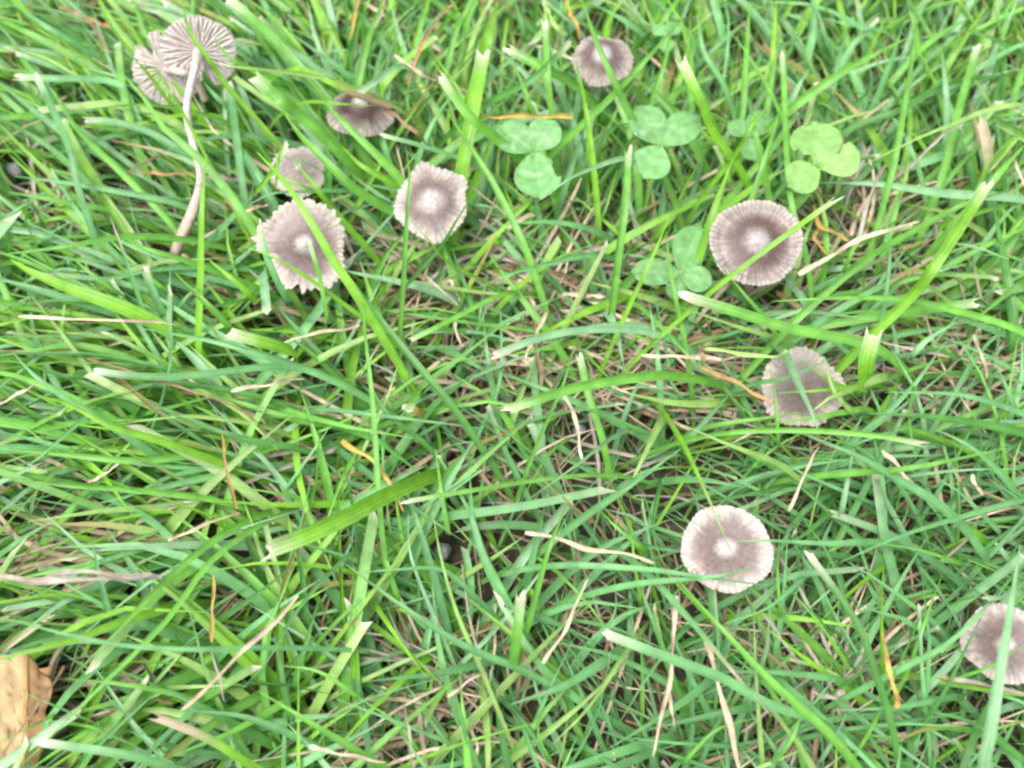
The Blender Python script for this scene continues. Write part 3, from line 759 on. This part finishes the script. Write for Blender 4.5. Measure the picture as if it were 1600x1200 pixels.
st([(218,268),(260,272),(306,272)],6,'o','l'); st([(310,275),(350,278),(372,282)],9,'e','l'); st([(193,282),(215,262),(262,236)],8,'t','l')
st([(375,333),(400,325),(416,318)],8,'s','m'); st([(300,383),(330,365),(345,352)],6,'e','l'); st([(90,12),(140,32),(170,80)],7,'t','m'); st([(135,33),(165,38),(195,48)],9,'o','l')
st([(262,845),(310,825),(372,800)],7,'s','m'); st([(150,880),(190,870),(250,830)],9,'t','l'); st([(20,905),(60,840),(100,800)],7,'t','l')
st([(100,1040),(60,1100),(5,1180)],9,'t','h'); st([(190,1050),(240,1085),(270,1100)],8,'t','l'); st([(740,720),(770,760),(830,800)],7,'t','l')
st([(600,905),(560,960),(540,1000)],6,'t','l'); st([(730,1130),(745,1170),(735,1200)],9,'s','l'); st([(700,1090),(740,1060),(760,1050)],6,'s','m')
st([(1110,970),(1180,1010),(1260,1070)],7,'t','l'); st([(1270,1080),(1300,1090),(1320,1080)],10,'e','l'); st([(1190,960),(1230,1010),(1250,1040)],6,'e','m')

# ------------------------------------------------------------------ descriptions of blades and stalks: look first, then neighbours
def describe():
    sh = [(L[0], L[1], L[2], L[3][4:]) for L in LAND]
    def size(wpx, dry): return (('thick' if wpx >= 9 else 'thin') if dry else ('broad' if wpx >= 16 else ('narrow' if wpx < 10 else 'medium')))
    def place(mx, two):
        ds = sorted(sh, key=lambda L: math.hypot(L[0]-mx[0], L[1]-mx[1])-L[2]*.4); a, b = ds[0], ds[1]
        if math.hypot(a[0]-mx[0], a[1]-mx[1]) < a[2]*.85: return 'over ' + a[3]
        return f'between {a[3]} and {b[3]}' if two else 'near ' + a[3]
    def look(d, lv):
        wpx, col, tip, dry, mx, pts = d; P = np.array(pts, float); ln = np.linalg.norm(np.diff(P, axis=0), axis=1).sum(); ch = np.linalg.norm(P[-1]-P[0])
        w_ = []
        if lv > 0: w_.append('long' if ln > 190 else ('short' if ln < 95 else ''))
        if lv > 1: w_.append('curved' if ch/ln < .985 else 'straight')
        w_ += [size(wpx, dry), CNAME[col], 'dry stalk' if dry else 'grass blade', 'with mown tip' if tip == 'c' and not dry else '']
        return ' '.join(x for x in w_ if x)
    todo = dict(LABELS); 
    for lv, two in ((0, False), (1, False), (0, True), (1, True), (2, True)):
        cand = {k: (look(d, lv)+' '+place(d[4], two)) for k, d in todo.items()}
        for k, c_ in cand.items():
            if len(c_.split()) > 16: cand[k] = look(todo[k], min(lv, 1)).replace('with mown tip', 'mown')+' '+place(todo[k][4], False)
            bpy.data.objects[k]['label'] = cand[k]
        cnt = {}
        for c_ in cand.values(): cnt[c_] = cnt.get(c_, 0)+1
        todo = {k: d for k, d in todo.items() if cnt[cand[k]] > 1}
describe()

# ------------------------------------------------------------------ fallen leaf
def fallen_leaf():
    P = at(-35, 1105, .013); inv = Vector((P.x, P.y, 0)); root = empty('fallen_leaf', inv)
    tag(root, 'yellow-brown fallen leaf with spots, half under green blades', 'leaf')
    A = at(-90, 1010, .012)-inv; B = at(75, 1035, .0155)-inv; D = at(-30, 1230, .012)-inv
    nu, nv = 44, 40; V, Cc, F, U = [], [], [], []
    for j in range(nv+1):
        for i in range(nu+1):
            u, v = i/nu, j/nv
            p = A + (B-A)*u*(1-.52*v) + (D-A)*v*(1-.05*u)
            e = .0016*noise.noise(Vector((u*7, v*7, 1))); p = Vector(p) + Vector((e*(u == 1 or u > .9), e*(v < .1), 0))
            crease = abs(u-.80); p.z += .0012*math.sin(u*4+v*3) + (-.0014*max(0, u-.80)/.2) + .0008*noise.noise(Vector((u*9, v*9, 5)))
            c_ = np.array((.37, .265, .135))*(1+.20*noise.noise(Vector((u*5, v*5, 2))))
            if u > .80: c_ = np.array((.25, .145, .065))
            sp = noise.noise(Vector((u*22, v*22, 9)))
            if sp > .42: c_ = c_*.5
            V.append(p); Cc.append(c_); U.append((u, v))
    for j in range(nv):
        for i in range(nu): F.append((j*(nu+1)+i, j*(nu+1)+i+1, (j+1)*(nu+1)+i+1, (j+1)*(nu+1)+i))
    o = new_obj('leaf_blade', V, F, M_DEAD, root, Cc, U); m = o.modifiers.new('thickness', 'SOLIDIFY'); m.thickness = .00025
    rib = [np.array(V[j*(nu+1)+35])+np.array((0, 0, .0002)) for j in range(0, nv+1, 4)]
    tube('midrib', rib, np.linspace(.0005, .0003, len(rib)), M_DEAD, root, [(.33, .2, .08)]*len(rib), 6)
    for (x, y) in ((5, 1060), (30, 1060), (10, 1110), (35, 1100), (0, 1150), (55, 1045)): MASKS.append((x, y, 28, 28, depth(P)+.002))
fallen_leaf()

# ------------------------------------------------------------------ pebbles
def pebble(px, py, r_px, label, seed, sq=.8):
    P = at(px, py, .004); r = r_px*m_per_px(P); bm = bmesh.new(); bmesh.ops.create_icosphere(bm, subdivisions=3, radius=r)
    for v in bm.verts:
        n_ = noise.noise(v.co/r*1.3+Vector((seed, 0, 0))); v.co *= 1+.28*n_+.08*noise.noise(v.co/r*4+Vector((seed, 2, 0))); v.co.z *= sq
    me = bpy.data.meshes.new('pebble'); bm.to_mesh(me); bm.free(); me.polygons.foreach_set('use_smooth', np.ones(len(me.polygons), bool)); me.materials.append(M_STONE)
    o = bpy.data.objects.new('pebble', me); COL.objects.link(o); o.location = P; tag(o, label, 'pebble', 'pebbles on the soil'); MASKS.append((px, py, r_px*1.1, r_px*1.1, depth(P)))
pebble(211, 298, 12, 'small blue-grey pebble behind the long stem of the upturned mushroom', 1)
pebble(166, 20, 9, 'small grey pebble above the fan-shaped upturned cap', 2)
pebble(24, 266, 13, 'brownish grey pebble deep among level blades', 3)
pebble(905, 672, 10, 'grey pebble on bare soil beside the brown thatch', 4)
pebble(690, 862, 14, 'dark grey pebble in a soil gap by the very broad blade', 5)

# ------------------------------------------------------------------ the sward: blades nobody could count
def field(px, py):
    """tip directions (degrees in plan, 90 = away) usual for that part of the lawn"""
    if px < 480:
        if py < 420: return [135, 150, 125, 165, 175]
        if py < 830: return [170, 155, 185, 150, 200, 15]
        return [215, 225, 175, 165, 200, 40]
    if px < 1000:
        if py < 400: return [120, 95, 60, 130, 45, 165, 80]
        if py < 820: return [160, 120, 200, 60, 300, 20, 140]
        return [140, 150, 210, 50, 100, 300]
    if py < 420: return [60, 75, 95, 35, 125, 20, 110]
    if py < 800: return [170, 10, 150, 30, 60, 200, 345]
    return [140, 50, 200, 70, 10, 120, 300]
class Sward:
    def __init__(s): s.P = []; s.W = []; s.C = []; s.T = []
def make_sward(name, label, n, area, Lr, Wr, th0, th1, colors, seg, matl, kind='stuff', zmax=.03, tips=.13, clump=.5, check=True, z0=(0, 0), margin=.0015, hide_range=None, spots=()):
    x0, x1, y0, y1 = area
    R = np.random.default_rng(len(name)*7+n)
    nc = max(10, n//12); cx = R.uniform(x0, x1, nc); cy = R.uniform(y0, y1, nc)
    k = R.integers(0, nc, n); cl = R.random(n) < clump
    X = np.where(cl, cx[k]+R.normal(0, .004, n), R.uniform(x0, x1, n)); Y = np.where(cl, cy[k]+R.normal(0, .004, n), R.uniform(y0, y1, n))
    for (bx, by, br) in spots:
        pick = R.integers(0, n, max(1, n//(2*len(spots)))); c0 = at(bx, by, 0); rr_ = br*m_per_px(c0)
        X[pick] = c0.x + R.normal(0, rr_, len(pick)); Y[pick] = c0.y + R.normal(0, rr_, len(pick))
    if hide_range is not None:
        keep = ~((X > hide_range[0]) & (X < hide_range[1]) & (Y > hide_range[2]) & (Y < hide_range[3])); X, Y = X[keep], Y[keep]; n = len(X)
    px, py, _ = proj(np.stack([X, Y, np.zeros(n)], 1))
    if matl is M_GRASS and check:
        thin = np.zeros(n)
        for (bx, by, br, pr) in ((735, 690, 95, .62), (705, 475, 60, .6), (800, 590, 75, .55), (690, 870, 60, .6), (860, 30, 55, .7), (880, 930, 70, .45), (1170, 940, 60, .45), (420, 850, 60, .5), (250, 890, 60, .4), (360, 500, 45, .4), (1010, 480, 45, .5), (1560, 30, 60, .4), (880, 270, 40, .5)):
            thin = np.maximum(thin, pr*np.exp(-(((px-bx)/br)**2+((py-by)/br)**2)**2))
        keep = R.random(n) > thin; X, Y, px, py = X[keep], Y[keep], px[keep], py[keep]; n = len(X)
    phi = np.empty(n)
    for i in range(n):
        f = field(px[i], py[i]); phi[i] = math.radians(f[R.integers(0, len(f))]+R.normal(0, 20))
    fine = smooth01(550, 850, px)*smooth01(480, 760, py)
    L = R.uniform(*Lr, n)*np.where(px < 600, 1.3, .95); Wd = R.uniform(*Wr, n)*(1-.24*fine)
    a0 = np.radians(R.uniform(*th0, n)); a1 = np.radians(R.uniform(*th1, n)); curl = R.normal(0, .5, n)
    t = np.linspace(0, 1, seg+1); t[-2] = 1-.25/seg
    ang = a0[:, None] + (a1-a0)[:, None]*t[None]; ph = phi[:, None] + curl[:, None]*t[None]**1.5
    am = (ang[:, 1:]+ang[:, :-1])/2; pm = (ph[:, 1:]+ph[:, :-1])/2; ds = (L/seg)[:, None]
    ds = ds*seg*np.diff(t)[None]
    dx = np.cumsum(np.sin(am)*np.cos(pm)*ds, 1); dy = np.cumsum(np.sin(am)*np.sin(pm)*ds, 1); dz = np.cumsum(np.cos(am)*ds, 1)
    zst = R.uniform(z0[0], z0[1], n) if z0[1] > 0 else np.full(n, -.001)
    Z = np.concatenate([np.zeros((n, 1)), dz], 1) + zst[:, None]
    mz = Z.max(1); sc = np.minimum(1, zmax/np.maximum(mz, 1e-6)); Z = np.where(Z > 0, Z*sc[:, None], Z); Z = np.maximum(Z, -.002)
    P = np.stack([np.concatenate([np.zeros((n, 1)), dx], 1)+X[:, None], np.concatenate([np.zeros((n, 1)), dy], 1)+Y[:, None], Z], 2)
    keep = np.ones(n, bool)
    if check:
        qx, qy, qd = proj(P.reshape(-1, 3)); qx, qy, qd = (a.reshape(n, -1) for a in (qx, qy, qd))
        for (mx, my, rx, ry, dp) in MASKS:
            ins = ((qx-mx)/(rx+4))**2 + ((qy-my)/(ry+4))**2 < 1
            keep &= ~np.any(ins & (qd < dp+margin), 1)
            mid = (((qx[:, 1:]+qx[:, :-1])/2-mx)/(rx+4))**2 + (((qy[:, 1:]+qy[:, :-1])/2-my)/(ry+4))**2 < 1
            keep &= ~np.any(mid & ((qd[:, 1:]+qd[:, :-1])/2 < dp+margin), 1)
    P, Wd, ph, ang, fine = P[keep], Wd[keep], ph[keep], ang[keep], fine[keep]; n = len(P)
    cut = R.random(n) < tips; kink = R.uniform(-1.6, 1.6, n)
    wt = np.where(cut[:, None], (.75+.25*np.sin(np.minimum(t*1.5, 1)*math.pi/2)-.30*np.clip(t-.5, 0, 1))[None], ((.75+.25*np.sin(np.minimum(t*1.6, 1)*math.pi/2))*np.clip(1-np.clip((t-.3)/.7, 0, 1)**1.7, .03, 1))[None])
    roll = R.normal(0, .5, n)[:, None] + R.normal(0, .5, n)[:, None]*t[None]
    side = np.stack([-np.sin(ph), np.cos(ph), np.zeros_like(ph)], 2)
    nor = np.stack([-np.cos(ang)*np.cos(ph), -np.cos(ang)*np.sin(ph), np.sin(ang)], 2)
    s2 = side*np.cos(roll)[..., None] + nor*np.sin(roll)[..., None]; n2 = nor*np.cos(roll)[..., None] - side*np.sin(roll)[..., None]
    hw = (Wd[:, None]*wt/2)[..., None]; fold = R.uniform(.2, .7, n)[:, None, None]
    V = np.stack([P-s2*hw+n2*hw*fold, P, P+s2*hw+n2*hw*fold], 2)          # n, seg+1, 3, xyz
    endd = (P[:, -1]-P[:, -2])*kink[:, None]; V[cut, -1, 0] += endd[cut]; V[cut, -1, 2] -= .7*endd[cut]; V[cut, -1] += R.normal(0, .00012, V[cut, -1].shape)
    ci = R.integers(0, len(colors), n); base = np.array(colors)[ci]*R.uniform(.8, 1.2, n)[:, None]
    if matl is M_GRASS: fb = (R.random(n) < .62*fine+.05)[:, None]; base = np.where(fb, np.array(C['b'])*R.uniform(.75, 1.15, n)[:, None], base)
    colr = np.repeat(base[:, None, :], seg+1, 1)
    lowc = np.array((.28, .38, .15)); bl = np.clip(.5+t*2.4, 0, 1)[None, :, None]
    if matl is M_GRASS: colr = lowc*(1-bl) + colr*bl
    if matl is M_GRASS:
        colr[cut, -1] = CREAM*.8; colr[cut, -2] = colr[cut, -2]*.75 + CREAM*.2
        yel = R.random(n) < .05; yt = np.clip((t-.6)*4, 0, 1)[None, :, None]; colr[yel] = colr[yel]*(1-yt) + np.array(C['o'])*yt
    Cc = np.repeat(colr[:, :, None, :], 3, 2)*np.array([.97, 1.08, .97])[None, None, :, None]
    U = np.broadcast_to(np.stack(np.meshgrid(t, [0, .5, 1], indexing='ij')[::-1], 2)[None], (n, seg+1, 3, 2))
    nv = (seg+1)*3
    q = [(i*3+k, i*3+k+1, i*3+k+4, i*3+k+3) for i in range(seg) for k in range(2)]
    F = (np.array(q)[None] + (np.arange(n)*nv)[:, None, None]).reshape(-1, 4)
    me = bpy.data.meshes.new(name); Vf = V.reshape(-1, 3).astype(np.float32)
    me.vertices.add(len(Vf)); me.vertices.foreach_set('co', Vf.ravel()); me.loops.add(F.size); me.loops.foreach_set('vertex_index', F.ravel().astype(np.int32))
    me.polygons.add(len(F)); me.polygons.foreach_set('loop_start', (np.arange(len(F))*4).astype(np.int32))
    me.update(calc_edges=True)
    a = me.color_attributes.new('Col', 'FLOAT_COLOR', 'POINT'); cc = np.ones((len(Vf), 4), np.float32); cc[:, :3] = Cc.reshape(-1, 3); a.data.foreach_set('color', cc.ravel())
    ul = me.uv_layers.new(name='UVMap'); ul.data.foreach_set('uv', U.reshape(-1, 2)[F.ravel()].astype(np.float32).ravel())
    me.polygons.foreach_set('use_smooth', np.ones(len(F), bool)); me.materials.append(matl); me.validate()
    o = bpy.data.objects.new(name, me); COL.objects.link(o); tag(o, label, name.replace('_', ' '), kind=kind); return o
NEAR = (-.22, .22, -.14, .20)
GREENS = [C['g'], C['g'], C['b'], C['B'], C['G'], C['d'], C['b'], C['p'], C['G']]
make_sward('grass', 'dense short lawn grass, green blades leaning every way', 10200, NEAR, (.018, .048), (.0008, .0023), (15, 55), (70, 108), GREENS, 8, M_GRASS, zmax=.019)
make_sward('fine_grass', 'fine short green grass low between the larger blades', 9000, NEAR, (.010, .028), (.0005, .0011), (10, 60), (60, 115), GREENS, 6, M_GRASS, zmax=.016, tips=.05)
make_sward('dry_thatch', 'brown and grey thatch of dead grass on the soil', 6500, NEAR, (.006, .028), (.0003, .0011), (78, 89), (84, 97), [C['t'], C['e'], (.30, .24, .17), (.10, .065, .035), (.16, .11, .065), (.22, .15, .08)], 5, M_STRAW, zmax=.006, z0=(.0005, .006), tips=.5)
make_sward('dead_grass', 'pale dead grass strands caught among the green blades', 2100, NEAR, (.010, .036), (.0004, .0011), (60, 86), (80, 100), [C['s'], C['s'], C['t'], C['e'], (.33, .26, .18)], 6, M_STRAW, zmax=.015, z0=(.001, .008), tips=.5, spots=((735, 690, 45), (715, 475, 35), (690, 450, 20), (210, 870, 45), (1320, 395, 35), (1280, 1095, 30), (860, 470, 40), (1040, 555, 35), (740, 1130, 35), (880, 640, 30), (1150, 640, 40), (640, 100, 40), (1480, 620, 40)))
make_sward('surrounding_grass', 'lawn grass continuing all round the mushrooms', 16000, (-.55, .55, -.45, .6), (.025, .05), (.0014, .003), (15, 55), (70, 108), GREENS, 5, M_GRASS, zmax=.022, check=False, hide_range=(-.215, .215, -.135, .195))

# ------------------------------------------------------------------ dew drops rest on whatever the eye meets there
bpy.context.view_layer.update(); dg = bpy.context.evaluated_depsgraph_get()
bm = bmesh.new(); bmesh.ops.create_icosphere(bm, subdivisions=3, radius=1.0)
for v in bm.verts: v.co.z = v.co.z*.8 if v.co.z > 0 else v.co.z*.55
dme = bpy.data.meshes.new('dew_drop'); bm.to_mesh(dme); bm.free(); dme.polygons.foreach_set('use_smooth', np.ones(len(dme.polygons), bool)); dme.materials.append(M_DEW)
for (x, y, r) in [(1085,892,6),(1560,912,8),(1512,1020,5),(900,885,5),(1150,952,4),(1297,682,4),(1163,778,6),(933,177,5),(943,265,4),(993,210,6),(505,957,4),(595,1100,4),
                  (530,892,4),(132,1047,4),(1106,40,5),(1092,107,5),(1376,230,4),(1336,207,5),(1371,753,4),(856,693,4),(640,230,3),(430,1035,3),(1100,300,3),(730,985,3),(300,640,3),(1220,790,5)] + [(rnd.uniform(20, 1580), rnd.uniform(20, 1180), rnd.uniform(2, 3.6)) for _ in range(45)]:
    hit, loc, nrm, _, ob, _ = S.ray_cast(dg, cam_pos, ray(x, y).normalized())
    if not hit: continue
    if nrm.z < 0: nrm = -nrm
    o = bpy.data.objects.new('dew_drop', dme); COL.objects.link(o); rr = r*.9*m_per_px(loc); o.scale = (rr, rr, rr); o.location = loc + nrm*rr*.35
    o.rotation_mode = 'QUATERNION'; o.rotation_quaternion = nrm.to_track_quat('Z', 'Y')
    tag(o, 'tiny clear dew drop clinging to the wet plants', 'dew drop', 'dew drops on the plants')
